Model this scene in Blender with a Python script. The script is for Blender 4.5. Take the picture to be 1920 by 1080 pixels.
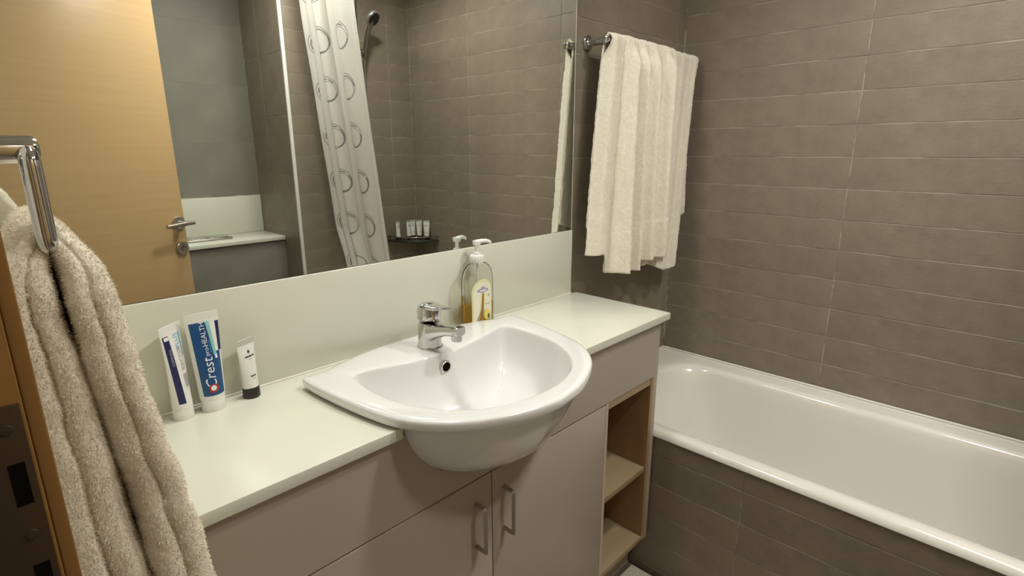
import bpy, bmesh, math, random
from mathutils import Vector, Matrix
random.seed(7)
scene = bpy.context.scene
COL = scene.collection
for o in list(bpy.data.objects):
    bpy.data.objects.remove(o)

# ------------------------------------------------------------------ camera
cd = bpy.data.cameras.new('camera'); cam = bpy.data.objects.new('camera', cd); COL.objects.link(cam)
cd.sensor_width = 36.0; cd.lens = 36.0 * 1011.97 / 1920.0; cd.clip_start = 0.02
RT = Vector((0.69404556, -0.71992755, -0.00225488)); UP = Vector((0.17949286, 0.17000508, 0.9689585)); FW = Vector((0.69719658, 0.67290609, -0.24721313))
m = Matrix.Identity(4)
for i in range(3):
    m[i][0] = RT[i]; m[i][1] = UP[i]; m[i][2] = -FW[i]
m[0][3], m[1][3], m[2][3] = -1.354, -1.0218, 1.3025
cam.matrix_world = m
scene.camera = cam

# ------------------------------------------------------------------ world, exposure
w = bpy.data.worlds.new('world'); scene.world = w; w.use_nodes = True
w.node_tree.nodes['Background'].inputs[0].default_value = (1.0, 0.93, 0.82, 1)
w.node_tree.nodes['Background'].inputs[1].default_value = 0.19
vs = scene.view_settings
vs.view_transform = 'Standard'; vs.look = 'None'; vs.gamma = 1.0; vs.use_curve_mapping = False
vs.exposure = 0.42
LAMP_CEILING = 250.0    # strength of the main ceiling downlight

# ------------------------------------------------------------------ helpers
def tag(o, label=None, cat=None, group=None, kind=None):
    if label: o['label'] = label
    if cat: o['category'] = cat
    if group: o['group'] = group
    if kind: o['kind'] = kind
    return o

def empty(name, loc=(0, 0, 0)):
    o = bpy.data.objects.new(name, None); COL.objects.link(o); o.location = loc
    o.empty_display_size = 0.05
    return o

def wmat(q):
    T = Matrix.LocRotScale(q.location, q.rotation_euler, q.scale)
    return T if q.parent is None else wmat(q.parent) @ q.matrix_parent_inverse @ T

def link(name, me, mat, parent=None, smooth=False):
    if mat is not None and not me.materials: me.materials.append(mat)
    if smooth:
        for p in me.polygons: p.use_smooth = True
    o = bpy.data.objects.new(name, me); COL.objects.link(o)
    if parent is not None:
        o.parent = parent
        T = wmat(parent)
        o.matrix_parent_inverse = T.inverted()
    return o

def fin(bm, name):
    bmesh.ops.recalc_face_normals(bm, faces=bm.faces)
    me = bpy.data.meshes.new(name); bm.to_mesh(me); bm.free()
    return me

def autosmooth(o, ang=40):
    me = o.data
    for p in me.polygons: p.use_smooth = True
    me.set_sharp_from_angle(angle=math.radians(ang))
    return o

def bm_box(bm, x0, x1, y0, y1, z0, z1):
    vs_ = [bm.verts.new(c) for c in ((x0,y0,z0),(x1,y0,z0),(x1,y1,z0),(x0,y1,z0),(x0,y0,z1),(x1,y0,z1),(x1,y1,z1),(x0,y1,z1))]
    for f in ((0,3,2,1),(4,5,6,7),(0,1,5,4),(1,2,6,5),(2,3,7,6),(3,0,4,7)):
        bm.faces.new([vs_[i] for i in f])

def box(name, b, mat, parent=None, bevel=0.0):
    bm = bmesh.new(); bm_box(bm, *b)
    if bevel > 0:
        bmesh.ops.bevel(bm, geom=list(bm.edges), offset=bevel, segments=2, affect='EDGES', profile=0.5)
    o = link(name, fin(bm, name), mat, parent)
    if bevel > 0: autosmooth(o, 50)
    return o

def poly_prism(name, pts, axis, a0, a1, mat, parent=None, bevel=0.0):
    """extrude a 2D polygon along an axis: axis 'z' -> pts (x,y); axis 'y' -> pts (x,z); axis 'x' -> pts (y,z)"""
    def P(p, a):
        return {'z': (p[0], p[1], a), 'y': (p[0], a, p[1]), 'x': (a, p[0], p[1])}[axis]
    bm = bmesh.new()
    A = [bm.verts.new(P(p, a0)) for p in pts]; B = [bm.verts.new(P(p, a1)) for p in pts]
    n = len(pts)
    f0 = bm.faces.new(A); f1 = bm.faces.new(B)
    for i in range(n): bm.faces.new((A[i], A[(i+1) % n], B[(i+1) % n], B[i]))
    bmesh.ops.recalc_face_normals(bm, faces=bm.faces)
    if bevel > 0:
        eds = [e for e in bm.edges if (e in f0.edges or e in f1.edges)]
        bmesh.ops.bevel(bm, geom=eds, offset=bevel, segments=2, affect='EDGES', profile=0.5)
    bmesh.ops.triangulate(bm, faces=[f for f in bm.faces if len(f.verts) > 4])
    o = link(name, fin(bm, name), mat, parent)
    autosmooth(o, 35)
    return o

def bm_loft(bm, rings, close=True, cap0=True, cap1=True):
    R = [[bm.verts.new(p) for p in r] for r in rings]
    n = len(rings[0])
    for a, b in zip(R[:-1], R[1:]):
        for i in range(n if close else n - 1):
            j = (i + 1) % n
            bm.faces.new((a[i], a[j], b[j], b[i]))
    if close and cap0: bm.faces.new(list(reversed(R[0])))
    if close and cap1: bm.faces.new(R[-1])
    return R

def loft(name, rings, mat, parent=None, ang=40, cap0=True, cap1=True):
    bm = bmesh.new(); bm_loft(bm, rings, True, cap0, cap1)
    o = link(name, fin(bm, name), mat, parent)
    return autosmooth(o, ang)

def circ(c, r, axis='z', n=24, r2=None):
    r2 = r if r2 is None else r2
    out = []
    for i in range(n):
        a = 2 * math.pi * i / n; u, v = r * math.cos(a), r2 * math.sin(a)
        out.append({'z': (c[0]+u, c[1]+v, c[2]), 'y': (c[0]+u, c[1], c[2]+v), 'x': (c[0], c[1]+u, c[2]+v)}[axis])
    return out

def lathe(name, c, prof, mat, parent=None, axis='z', n=28, ang=40):
    """prof: list of (offset along axis, radius)"""
    rings = []
    for t, r in prof:
        cc = list(c); cc[{'x': 0, 'y': 1, 'z': 2}[axis]] += t
        rings.append(circ(cc, max(r, 1e-4), axis, n))
    return loft(name, rings, mat, parent, ang)

def tube_rings(path, rad, n=14):
    path = [Vector(p) for p in path]; rings = []
    ref = None
    for i, p in enumerate(path):
        t = (path[min(i+1, len(path)-1)] - path[max(i-1, 0)]).normalized()
        if ref is None:
            ref = Vector((0, 0, 1)) if abs(t.z) < 0.9 else Vector((1, 0, 0))
        a = (ref - t * ref.dot(t)).normalized(); b = t.cross(a); ref = a
        r = rad[i] if isinstance(rad, (list, tuple)) else rad
        rings.append([tuple(p + a * r * math.cos(2*math.pi*k/n) + b * r * math.sin(2*math.pi*k/n)) for k in range(n)])
    return rings

def tube(name, path, rad, mat, parent=None, n=14):
    return loft(name, tube_rings(path, rad, n), mat, parent, 60)

def rounded_path(pts, r, n=8):
    """polyline with rounded corners"""
    pts = [Vector(p) for p in pts]; out = [pts[0]]
    for a, b, c in zip(pts[:-2], pts[1:-1], pts[2:]):
        d0 = (a - b).normalized(); d1 = (c - b).normalized()
        p0 = b + d0 * r; p1 = b + d1 * r
        for k in range(n + 1):
            t = k / n
            out.append(p0 * (1-t)**2 + b * 2*t*(1-t) + p1 * t*t)
    out.append(pts[-1]); return out

def interp(tab, x):
    if x <= tab[0][0]: return tab[0][1]
    for (a, fa), (b, fb) in zip(tab[:-1], tab[1:]):
        if x <= b:
            t = (x - a) / (b - a); return fa + (fb - fa) * t
    return tab[-1][1]

def sstep(a, b, x):
    t = min(1, max(0, (x - a) / (b - a))); return t * t * (3 - 2 * t)

def catmull(pts, per):
    out = []
    n = len(pts)
    for i in range(n - 1):
        p0 = pts[max(i-1, 0)]; p1 = pts[i]; p2 = pts[i+1]; p3 = pts[min(i+2, n-1)]
        for k in range(per):
            t = k / per
            out.append(tuple(0.5*((2*b)+(c-a)*t+(2*a-5*b+4*c-d)*t*t+(3*b-a-3*c+d)*t**3) for a, b, c, d in zip(p0, p1, p2, p3)))
    out.append(tuple(pts[-1])); return out

# value noise used to break up cloth surfaces
def h3(i, j, k):
    n = (i * 374761393 + j * 668265263 + k * 2147483647 ^ 0x5bd1e995) & 0xffffffff
    n = ((n ^ (n >> 13)) * 1274126177) & 0xffffffff
    return ((n ^ (n >> 16)) & 0xffff) / 65535.0
from mathutils import noise as mnoise
def nz(x, y, z, s): return mnoise.noise(Vector((x*s, y*s, z*s)))

# ------------------------------------------------------------------ materials
def mat(name, col, rough=0.5, metal=0.0, **kw):
    M = bpy.data.materials.new(name); M.use_nodes = True
    b = M.node_tree.nodes['Principled BSDF']
    b.inputs['Base Color'].default_value = (*col, 1); b.inputs['Roughness'].default_value = rough; b.inputs['Metallic'].default_value = metal
    for k, v in kw.items(): b.inputs[k.replace('_', ' ')].default_value = v
    return M

def nodes(M): return M.node_tree.nodes, M.node_tree.links, M.node_tree.nodes['Principled BSDF']

def add_noise_color(M, c1, c2, scale=(6, 6, 6), detail=6, bump=0.0, bump_scale=None, lo=0.35, hi=0.65, rnd=0.0, coord='Object'):
    N, L, b = nodes(M)
    tc = N.new('ShaderNodeTexCoord'); mp = N.new('ShaderNodeMapping'); L.new(tc.outputs[coord], mp.inputs[0])
    mp.inputs['Scale'].default_value = scale
    nt = N.new('ShaderNodeTexNoise'); nt.inputs['Scale'].default_value = 1.0; nt.inputs['Detail'].default_value = detail
    L.new(mp.outputs[0], nt.inputs['Vector'])
    cr = N.new('ShaderNodeValToRGB'); cr.color_ramp.elements[0].position = lo; cr.color_ramp.elements[1].position = hi
    cr.color_ramp.elements[0].color = (*c1, 1); cr.color_ramp.elements[1].color = (*c2, 1)
    L.new(nt.outputs[0], cr.inputs[0])
    out = cr.outputs[0]
    if rnd > 0:
        oi = N.new('ShaderNodeObjectInfo'); hsv = N.new('ShaderNodeHueSaturation'); mr = N.new('ShaderNodeMapRange')
        mr.inputs['To Min'].default_value = 1 - rnd; mr.inputs['To Max'].default_value = 1 + rnd
        L.new(oi.outputs['Random'], mr.inputs[0]); L.new(mr.outputs[0], hsv.inputs['Value']); L.new(out, hsv.inputs['Color']); out = hsv.outputs[0]
    L.new(out, b.inputs['Base Color'])
    if bump > 0:
        n2 = N.new('ShaderNodeTexNoise'); n2.inputs['Detail'].default_value = 4; n2.inputs['Scale'].default_value = 1
        m2 = N.new('ShaderNodeMapping'); m2.inputs['Scale'].default_value = bump_scale or (60, 60, 60)
        L.new(tc.outputs[coord], m2.inputs[0]); L.new(m2.outputs[0], n2.inputs['Vector'])
        bp = N.new('ShaderNodeBump'); bp.inputs['Strength'].default_value = bump; bp.inputs['Distance'].default_value = 0.002
        L.new(n2.outputs[0], bp.inputs['Height']); L.new(bp.outputs[0], b.inputs['Normal'])
    return M

TILE1, TILE2 = (0.180, 0.149, 0.110), (0.268, 0.223, 0.166)
M_tile = add_noise_color(mat('tile', TILE1, 0.42), TILE1, TILE2, (9, 9, 9), 12, 0.35, (110, 110, 110), 0.28, 0.72, rnd=0.04)
for n_ in M_tile.node_tree.nodes:
    if n_.type == 'TEX_NOISE': n_.inputs['Roughness'].default_value = 0.66
M_grout = add_noise_color(mat('grout', (0.4, 0.36, 0.3), 0.8), (0.20, 0.175, 0.138), (0.46, 0.415, 0.345), (9, 9, 26), 3, lo=0.42, hi=0.6)
M_greytile = add_noise_color(mat('grey_tile', (0.2, 0.2, 0.17), 0.4), (0.205, 0.195, 0.160), (0.245, 0.235, 0.195), (5, 5, 5), 6, 0.1, (80, 80, 80), rnd=0.03)
M_floortile = add_noise_color(mat('floor_tile', (0.2, 0.17, 0.13), 0.5), (0.15, 0.125, 0.10), (0.21, 0.18, 0.14), (6, 6, 6), 6, rnd=0.05)
M_plaster = mat('plaster', (0.72, 0.68, 0.60), 0.85)
M_lam = add_noise_color(mat('cream_laminate', (0.74, 0.74, 0.64), 0.22), (0.66, 0.665, 0.565), (0.70, 0.705, 0.60), (3, 3, 3), 3)
M_cab = add_noise_color(mat('cabinet_laminate', (0.55, 0.49, 0.41), 0.38), (0.375, 0.322, 0.262), (0.40, 0.345, 0.282), (2, 2, 2), 2)
M_cabedge = mat('cabinet_edge', (0.50, 0.42, 0.32), 0.5)
M_groove = mat('shadow_gap', (0.10, 0.07, 0.05), 0.8)

def wood(name, c1, c2, c3, scale, rough=0.4):
    M = mat(name, c1, rough); N, L, b = nodes(M)
    tc = N.new('ShaderNodeTexCoord'); mp = N.new('ShaderNodeMapping'); mp.inputs['Scale'].default_value = scale
    L.new(tc.outputs['Object'], mp.inputs[0])
    n1 = N.new('ShaderNodeTexNoise'); n1.inputs['Scale'].default_value = 1; n1.inputs['Detail'].default_value = 8; n1.inputs['Distortion'].default_value = 0.4
    L.new(mp.outputs[0], n1.inputs['Vector'])
    cr = N.new('ShaderNodeValToRGB'); cr.color_ramp.elements[0].position = 0.3; cr.color_ramp.elements[1].position = 0.7
    cr.color_ramp.elements[0].color = (*c1, 1); cr.color_ramp.elements[1].color = (*c3, 1)
    e = cr.color_ramp.elements.new(0.5); e.color = (*c2, 1)
    L.new(n1.outputs[0], cr.inputs[0]); L.new(cr.outputs[0], b.inputs['Base Color'])
    return M
M_door = wood('beech_veneer', (0.485, 0.325, 0.155), (0.50, 0.338, 0.163), (0.52, 0.352, 0.172), (1.3, 1.3, 75), 0.35)
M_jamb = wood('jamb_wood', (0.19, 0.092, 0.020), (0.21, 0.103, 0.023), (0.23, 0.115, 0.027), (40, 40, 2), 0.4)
M_shelfwood = wood('birch_laminate', (0.29, 0.215, 0.12), (0.32, 0.24, 0.135), (0.35, 0.265, 0.155), (3, 26, 26), 0.5)
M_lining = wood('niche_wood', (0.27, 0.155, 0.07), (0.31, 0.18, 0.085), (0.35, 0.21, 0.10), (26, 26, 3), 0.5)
M_ceramic = mat('white_ceramic', (0.74, 0.745, 0.725), 0.12, Coat_Weight=0.6, Coat_Roughness=0.04)
M_tub = mat('white_enamel', (0.75, 0.73, 0.655), 0.16, Coat_Weight=0.5, Coat_Roughness=0.05)
M_chrome = mat('chrome', (0.60, 0.60, 0.585), 0.07, 1.0)
M_darkchrome = mat('dark_chrome', (0.32, 0.31, 0.30), 0.2, 1.0)
M_nickel = mat('brushed_nickel', (0.46, 0.43, 0.38), 0.32, 1.0)
M_bronze = mat('satin_steel', (0.50, 0.46, 0.41), 0.3, 1.0)
M_plate = mat('aged_strike_metal', (0.045, 0.027, 0.013), 0.5, 0.0, Specular_IOR_Level=0.2)
M_black = mat('black_plastic', (0.015, 0.014, 0.013), 0.35)
M_hole = mat('dark_hole', (0.006, 0.005, 0.004), 0.9, Specular_IOR_Level=0.0)
M_white = mat('white_plastic', (0.82, 0.81, 0.78), 0.3)
M_mirror = mat('mirror_glass', (0.86, 0.885, 0.84), 0.0, 1.0)
M_mirroredge = mat('mirror_edge', (0.70, 0.72, 0.62), 0.3)
M_trim = mat('white_trim', (0.74, 0.73, 0.68), 0.4)
M_silicone = mat('silicone', (0.70, 0.68, 0.60), 0.4)
M_mat = add_noise_color(mat('bath_mat', (0.5, 0.43, 0.34), 0.95), (0.44, 0.38, 0.30), (0.58, 0.51, 0.42), (160, 160, 160), 3, 0.8, (300, 300, 300))

def towelmat(name, c1, c2, bs, st):
    M = add_noise_color(mat(name, c1, 0.95), c1, c2, (120, 120, 120), 4, st, (bs, bs, bs))
    M.node_tree.nodes['Principled BSDF'].inputs['Sheen Weight'].default_value = 0.35
    M.node_tree.nodes['Principled BSDF'].inputs['Sheen Roughness'].default_value = 0.5
    return M
M_towel = towelmat('cream_towel', (0.76, 0.71, 0.575), (0.84, 0.79, 0.66), 260, 0.7)
M_towel2 = towelmat('cream_hand_towel', (0.76, 0.69, 0.55), (0.84, 0.78, 0.64), 420, 0.6)

M_pile = mat('towel_pile', (0.80, 0.735, 0.60), 0.95)
M_pile1 = mat('bath_towel_pile', (0.80, 0.75, 0.62), 0.95)
M_satin = mat('satin_chrome', (0.58, 0.57, 0.55), 0.34, 0.85)
def emis(name, col, s):
    M = bpy.data.materials.new(name); M.use_nodes = True; N = M.node_tree.nodes; N.clear()
    e = N.new('ShaderNodeEmission'); e.inputs[0].default_value = (*col, 1); e.inputs[1].default_value = s
    o = N.new('ShaderNodeOutputMaterial'); M.node_tree.links.new(e.outputs[0], o.inputs[0]); return M

def clearplastic(name, tint, gloss=0.12):
    M = bpy.data.materials.new(name); M.use_nodes = True; N = M.node_tree.nodes; L = M.node_tree.links; N.clear()
    t = N.new('ShaderNodeBsdfTransparent'); t.inputs[0].default_value = (*tint, 1)
    g = N.new('ShaderNodeBsdfGlossy'); g.inputs['Roughness'].default_value = gloss
    lw = N.new('ShaderNodeLayerWeight'); lw.inputs[0].default_value = 0.12
    mx = N.new('ShaderNodeMixShader'); o = N.new('ShaderNodeOutputMaterial')
    L.new(lw.outputs['Fresnel'], mx.inputs[0]); L.new(t.outputs[0], mx.inputs[1]); L.new(g.outputs[0], mx.inputs[2]); L.new(mx.outputs[0], o.inputs[0])
    return M

# ------------------------------------------------------------------ dimensions
ZC = 0.86            # worktop height
XL = -1.345          # face of the wall with the doorway
XR = 0.6295          # tiled wall along the bath
YB = 0.0095          # wall plane behind the mirror
YF = -1.699          # tiled wall at the shower end
XN = -0.108          # end of that wall (white corner trim)
YN = -2.175          # wall behind the cistern ledge
YD = -0.334          # worktop front
ROW = 0.0984; ROW0 = 0.8855
PIT = 0.612
CEIL = 2.42
GAP = 0.0020

# ------------------------------------------------------------------ tiles
tile_cache = {}
def tile_mesh(wd, ht, th, M):
    k = (round(wd, 4), round(ht, 4), round(th, 4), M.name)
    if k in tile_cache: return tile_cache[k]
    bm = bmesh.new(); e = 0.0008
    pts = [(0,0,0),(wd,0,0),(wd,ht,0),(0,ht,0),(0,0,th-e),(wd,0,th-e),(wd,ht,th-e),(0,ht,th-e),(e,e,th),(wd-e,e,th),(wd-e,ht-e,th),(e,ht-e,th)]
    v = [bm.verts.new(p) for p in pts]
    for f in ((0,1,5,4),(1,2,6,5),(2,3,7,6),(3,0,4,7),(4,5,9,8),(5,6,10,9),(6,7,11,10),(7,4,8,11),(8,9,10,11)):
        bm.faces.new([v[i] for i in f])
    me = fin(bm, 'tile'); me.materials.append(M); tile_cache[k] = me
    return me

def tiles(parent, origin, U, V, us, vs_, th, M, gap=GAP, skip=None):
    """lay tiles on the plane origin + u*U + v*V; normal = U x V. us, vs_ are joint positions."""
    U, V = Vector(U), Vector(V); Nn = U.cross(V); origin = Vector(origin)
    for a, b in zip(us[:-1], us[1:]):
        for c, d in zip(vs_[:-1], vs_[1:]):
            if skip and skip(a, b, c, d): continue
            o = bpy.data.objects.new('tile', tile_mesh(b-a-gap, d-c-gap, th, M)); COL.objects.link(o)
            p = origin + U*(a+gap/2) + V*(c+gap/2)
            mm = Matrix.Identity(4)
            for i in range(3): mm[i][0] = U[i]; mm[i][1] = V[i]; mm[i][2] = Nn[i]; mm[i][3] = p[i]
            o.parent = parent; o.matrix_parent_inverse = Matrix.Translation(parent.location).inverted(); o.matrix_basis = mm

def rows(z0, z1):
    out = [z0]; k = math.floor((z0 - ROW0) / ROW) + 1
    while ROW0 + k*ROW < z1 - 0.012:
        z = ROW0 + k*ROW
        if z > z0 + 0.012: out.append(z)
        k += 1
    out.append(z1); return out

def struct(o): o['kind'] = 'structure'; return o

# ------------------------------------------------------------------ room shell
TH = 0.0009
fl = struct(box('floor', (-1.52, 0.72, -2.35, 0.13, -0.08, -0.004), M_grout))
fx = [-1.345, -1.10, -0.80, -0.50, -0.20, -0.024]; fy = [-2.17, -2.0, -1.7, -1.4, -1.1, -0.8, -0.5, -0.25]
tiles(fl, (0, 0, -0.004), (1, 0, 0), (0, 1, 0), fx, fy, 0.004, M_floortile, 0.003)
struct(box('ceiling', (-1.52, 0.72, -2.35, 0.13, CEIL, CEIL+0.08), M_plaster))
wb = struct(box('wall_back', (-1.52, 0.72, YB, 0.13, 0, CEIL), M_grout))
# tiled stretch over the bath end and a course above the mirror
zr = rows(0.505, CEIL)
tiles(wb, (0, YB, 0), (1, 0, 0), (0, 0, 1), [-0.0225, 0.572, XR], zr, TH, M_tile)
zt = [z for z in zr if z > 2.06]
tiles(wb, (0, YB, 0), (1, 0, 0), (0, 0, 1), [XL, -1.2465, -0.6345, -0.0225], [2.056] + zt, TH, M_tile)
wr = struct(box('wall_right', (XR+TH, 0.72, -2.35, YB, 0, CEIL), M_grout))
# U must satisfy U x V = -x  ->  U = (0,-1,0), V = z
tiles(wr, (XR+TH, 0, 0), (0, -1, 0), (0, 0, 1), [-0.006, 0.584, 1.196, -YF], rows(0.505, CEIL), TH, M_tile)
wf = struct(box('wall_front', (XN+TH, XR+TH, -2.35, YF-TH, 0, CEIL), M_grout))
tiles(wf, (0, YF-TH, 0), (-1, 0, 0), (0, 0, 1), [-XR, -0.484, -XN-0.012], rows(0.505, CEIL), TH, M_tile)
# end of that wall, seen from the side (faces the cistern ledge)
tiles(wf, (XN+TH, 0, 0), (0, -1, 0), (0, 0, 1), [-YF+0.008, 1.98, -YN], [0.0] + [ROW0 - 0.59 + 0.2952*k for k in range(1, 8)] + [CEIL], TH, M_tile)
tr = struct(box('trim_1', (XN-0.004, XN+0.012, YF-0.010, YF+0.003, 0, CEIL-0.001), M_trim, bevel=0.002))
wn = struct(box('wall_niche', (-1.52, XN+TH, -2.35, YN-TH, 0, CEIL), M_grout))
tiles(wn, (0, YN-TH, 0), (-1, 0, 0), (0, 0, 1), [-XN, 0.72, 1.345], [ROW0 + 0.18] + [1.345 + 0.2952*k for k in range(0, 4)] + [CEIL], TH, M_greytile, 0.0006)
wl = struct(box('wall_left', (-1.465, XL, -0.508, YB, 0, CEIL), M_plaster))
wl2 = struct(box('wall_doorway', (-1.465, XL, -2.175, -1.335, 0, CEIL), M_plaster))
wl3 = struct(box('wall_lintel', (-1.465, XL, -1.335, -0.508, 2.10, CEIL), M_plaster))

# door frame: reveal lining, architrave edge, strike plate
fr = tag(struct(empty('trim_2', (-1.40, -0.53, 0))), 'light wood door frame with a dark slotted strike plate at the left edge')
JY = -0.52
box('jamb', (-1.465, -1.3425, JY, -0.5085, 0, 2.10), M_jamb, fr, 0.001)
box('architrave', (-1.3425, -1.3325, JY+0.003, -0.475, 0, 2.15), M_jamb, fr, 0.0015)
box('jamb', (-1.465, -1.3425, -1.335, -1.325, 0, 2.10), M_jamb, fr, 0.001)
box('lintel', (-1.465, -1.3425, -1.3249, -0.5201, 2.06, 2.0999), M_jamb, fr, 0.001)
sp = box('strike_plate', (-1.376, -1.3445, JY-0.0012, JY-0.0001, 0.925, 1.128), M_plate, fr, 0.0006)
for z0, z1 in ((1.049, 1.083), (0.960, 0.998)):
    box('latch_slot', (-1.3585, -1.3490, JY-0.0015, JY-0.0008, z0, z1), M_hole, sp)
for zz in (1.110, 1.024, 0.94):
    lathe('screw', (-1.3545, JY-0.0012, zz), [(0, 0.0042), (-0.001, 0.0036), (-0.0014, 0.001)], M_plate, sp, 'y', 16)

# open door leaf
dr = tag(struct(empty('door_1', (-1.335, -1.285, 0))), 'open beech veneer door with a steel lever handle, seen in the mirror')
hx, hy, ex, ey = -1.335, -1.285, -0.672, -1.555
dd = Vector((ex-hx, ey-hy, 0)); DL = dd.length; dd.normalize(); dn = Vector((-dd.y, dd.x, 0))  # dn points to the mirror
def place_local(o, M): o.matrix_parent_inverse = Matrix.Identity(4); o.matrix_basis = M
dr.matrix_basis = Matrix(((dd.x, dn.x, 0, hx), (dd.y, dn.y, 0, hy), (0, 0, 1, 0), (0, 0, 0, 1)))
def dlocal(o): o.parent = dr; o.matrix_parent_inverse = Matrix.Identity(4); return o
dlocal(box('leaf', (0.0, DL, -0.04, 0.0, 0.008, 2.05), M_door, None, 0.0012))
HX = DL - 0.030
hd = dlocal(lathe('door_handle', (HX, 0.0, 1.010), [(0.0, 0.029), (0.006, 0.029), (0.008, 0.026), (0.009, 0.011), (0.045, 0.0105), (0.047, 0.009)], M_bronze, None, 'y'))
lv = tube('lever', rounded_path([(HX+0.035, 0.050, 1.011), (HX, 0.050, 1.011), (HX-0.085, 0.050, 1.006)], 0.01), 0.0085, M_bronze, None)
lv.parent = hd; lv.matrix_parent_inverse = Matrix.Identity(4)
lk = dlocal(lathe('lock_rose', (HX, 0.0, 0.905), [(0.0, 0.028), (0.007, 0.028), (0.010, 0.025), (0.0101, 0.010), (0.006, 0.009)], M_bronze, None, 'y'))
kc = lathe('lock_cylinder', (HX, 0.006, 0.905), [(0.0, 0.0085), (0.005, 0.0085), (0.0055, 0.007)], M_darkchrome, None, 'y', 18)
kc.parent = lk; kc.matrix_parent_inverse = Matrix.Identity(4)
for zz in (0.25, 1.8):
    hg = dlocal(tube('hinge', [(-0.006, -0.002, zz-0.05), (-0.006, -0.002, zz+0.05)], 0.007, M_nickel, None))

# ------------------------------------------------------------------ lamps
for x, y, k, lab in ((-0.76, -0.16, 0.36, 'round surface ceiling downlight over the wash basin'), (0.0, -1.05, 0.74, 'round surface ceiling downlight over the edge of the bath'), (-0.42, -1.42, 0.52, 'added fill downlight on the ceiling in front of the cistern ledge')):  # last lamp is an added fill, brightening the curtain and shower end wall
    t = tag(empty('ceiling_light', (x, y, CEIL)), lab, 'ceiling light', 'ceiling lights')
    lathe('housing', (x, y, CEIL), [(0, 0.104), (-0.060, 0.104), (-0.062, 0.102), (-0.062, 0.094), (-0.060, 0.092), (-0.014, 0.092)], M_white, t, 'z', 40)
    lathe('diffuser', (x, y, CEIL-0.0145), [(0, 0.091), (-0.003, 0.091), (-0.0035, 0.078)], emis('downlight_glow', (1.0, 0.98, 0.93), LAMP_CEILING * k), t, 'z', 40)

# ------------------------------------------------------------------ mirror, splashback, worktop
mr_ = tag(empty('wall_mirror', (-0.68, 0.0, 1.062)), 'large frameless wall mirror above the vanity', 'mirror')
box('mirror_glass', (XL+0.006, -0.0268, 0.0042, 0.0092, 1.0635, 2.03), M_mirror, mr_)
box('mirror_edge', (-0.0267, -0.0245, 0.0040, 0.0092, 1.0635, 2.03), M_mirroredge, mr_)
sb = tag(box('splashback', (XL+0.004, -0.0245, 0.0, 0.0092, ZC+0.0002, 1.0624), M_lam, None, 0.0012), 'cream laminate splashback panel between mirror and worktop', 'splashback')

tube('sealant_bead', [(XL+0.006, -0.0008, ZC+0.0010), (-0.0250, -0.0008, ZC+0.0010)], .0024, M_silicone, sb, 8)
# basin outlines (half outlines relative to the basin centre line)
BX = -0.667
HO = [(0, -.022), (.10, -.027), (.18, -.044), (.24, -.067), (.277, -.069), (.288, -.082), (.278, -.19), (.2585, -.295), (.237, -.353), (.200, -.402), (.150, -.440), (.075, -.473), (0, -.486)]
HI = [(0, -.168), (.075, -.157), (.14, -.140), (.187, -.127), (.206, -.128), (.214, -.146), (.219, -.203), (.214, -.265), (.197, -.318), (.165, -.370), (.120, -.411), (.06, -.436), (0, -.442)]
def full(H, per=4):
    h = catmull(H, per)
    left = [(-x, y) for x, y in reversed(h[1:-1])]
    return h + left
OUT = full(HO); INN = full(HI)
NB = len(OUT)
def sc(P, s, c, z): return [(BX + c[0] + (x-c[0])*s + .035*(y+.29), c[1] + (y-c[1])*s, z) for x, y in P]
CO, CI = (0, -.27), (0, -.295)
prof_o = [(.702, .20), (.706, .34), (.717, .49), (.738, .635), (.768, .755), (.802, .84), (.835, .885), (.862, .905)]
# worktop with the basin cut-out
cut = []
for (x, y, _z) in sc(OUT, .95, CO, 0):
    cut.append((x, y))
k0 = [i for i in range(NB) if cut[i][1] > YD]
right = [p for p in cut[:NB//2+1] if p[1] > YD + 0.001]           # from back centre down the right side
leftp = [p for p in cut[NB//2:] if p[1] > YD + 0.001]              # from front up the left side to the back
def cross(a, b):
    t = (YD - a[1]) / (b[1] - a[1]); return (a[0] + (b[0]-a[0])*t, YD)
ri = len(right) - 1
rc = cross(cut[ri], cut[ri+1]); li = NB - len(leftp); lc = cross(cut[li-1], cut[li])
# split the outline at the back centre with a thin bridge: build as two polygons sharing the back strip
poly = [(XL+0.002, -0.0005), (XL+0.002, YD), lc] + leftp + right + [rc, (0.0, YD), (0.0, -0.0005)]
wt = poly_prism('worktop', poly, 'z', ZC-0.020, ZC, M_lam, None, 0.0015)
tag(wt, 'cream laminate worktop running under the mirror, cut out round the basin', 'worktop')

# ------------------------------------------------------------------ vanity cabinet
van = tag(empty('vanity_cabinet', (-0.67, -0.16, 0)), 'off white vanity cabinet with two doors and an open shelf niche', 'cabinet')
FY = -0.322          # front plane of doors and fascia
CX0, CX1 = XL+0.004, -0.029
def hw(s):           # half width of the scaled bowl at the back plane of the fascia
    P = [(CO[0]+(x-CO[0])*s, CO[1]+(y-CO[1])*s) for x, y in catmull(HO, 4)]
    best = 0
    for a, b in zip(P[:-1], P[1:]):
        if (a[1] > FY-.001) != (b[1] > FY-.001):
            t = (FY-.001 - a[1]) / (b[1]-a[1]); best = max(best, a[0]+(b[0]-a[0])*t)
    return best
notch = []
for z, s in prof_o:
    hwv = hw(s)
    if hwv > 0.005: notch.append((hwv + 0.0005, z - 0.0005))
ztop = ZC - 0.0205
nt = [p for p in notch if p[1] < ztop]
lastw = nt[-1][0] + 0.004
fpoly = [(CX0, 0.6775), (CX1, 0.6775), (CX1, ztop), (BX+lastw, ztop)] + [(BX+a, z) for a, z in reversed(nt)] + [(BX-a, z) for a, z in nt] + [(BX-lastw, ztop), (CX0, ztop)]
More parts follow.
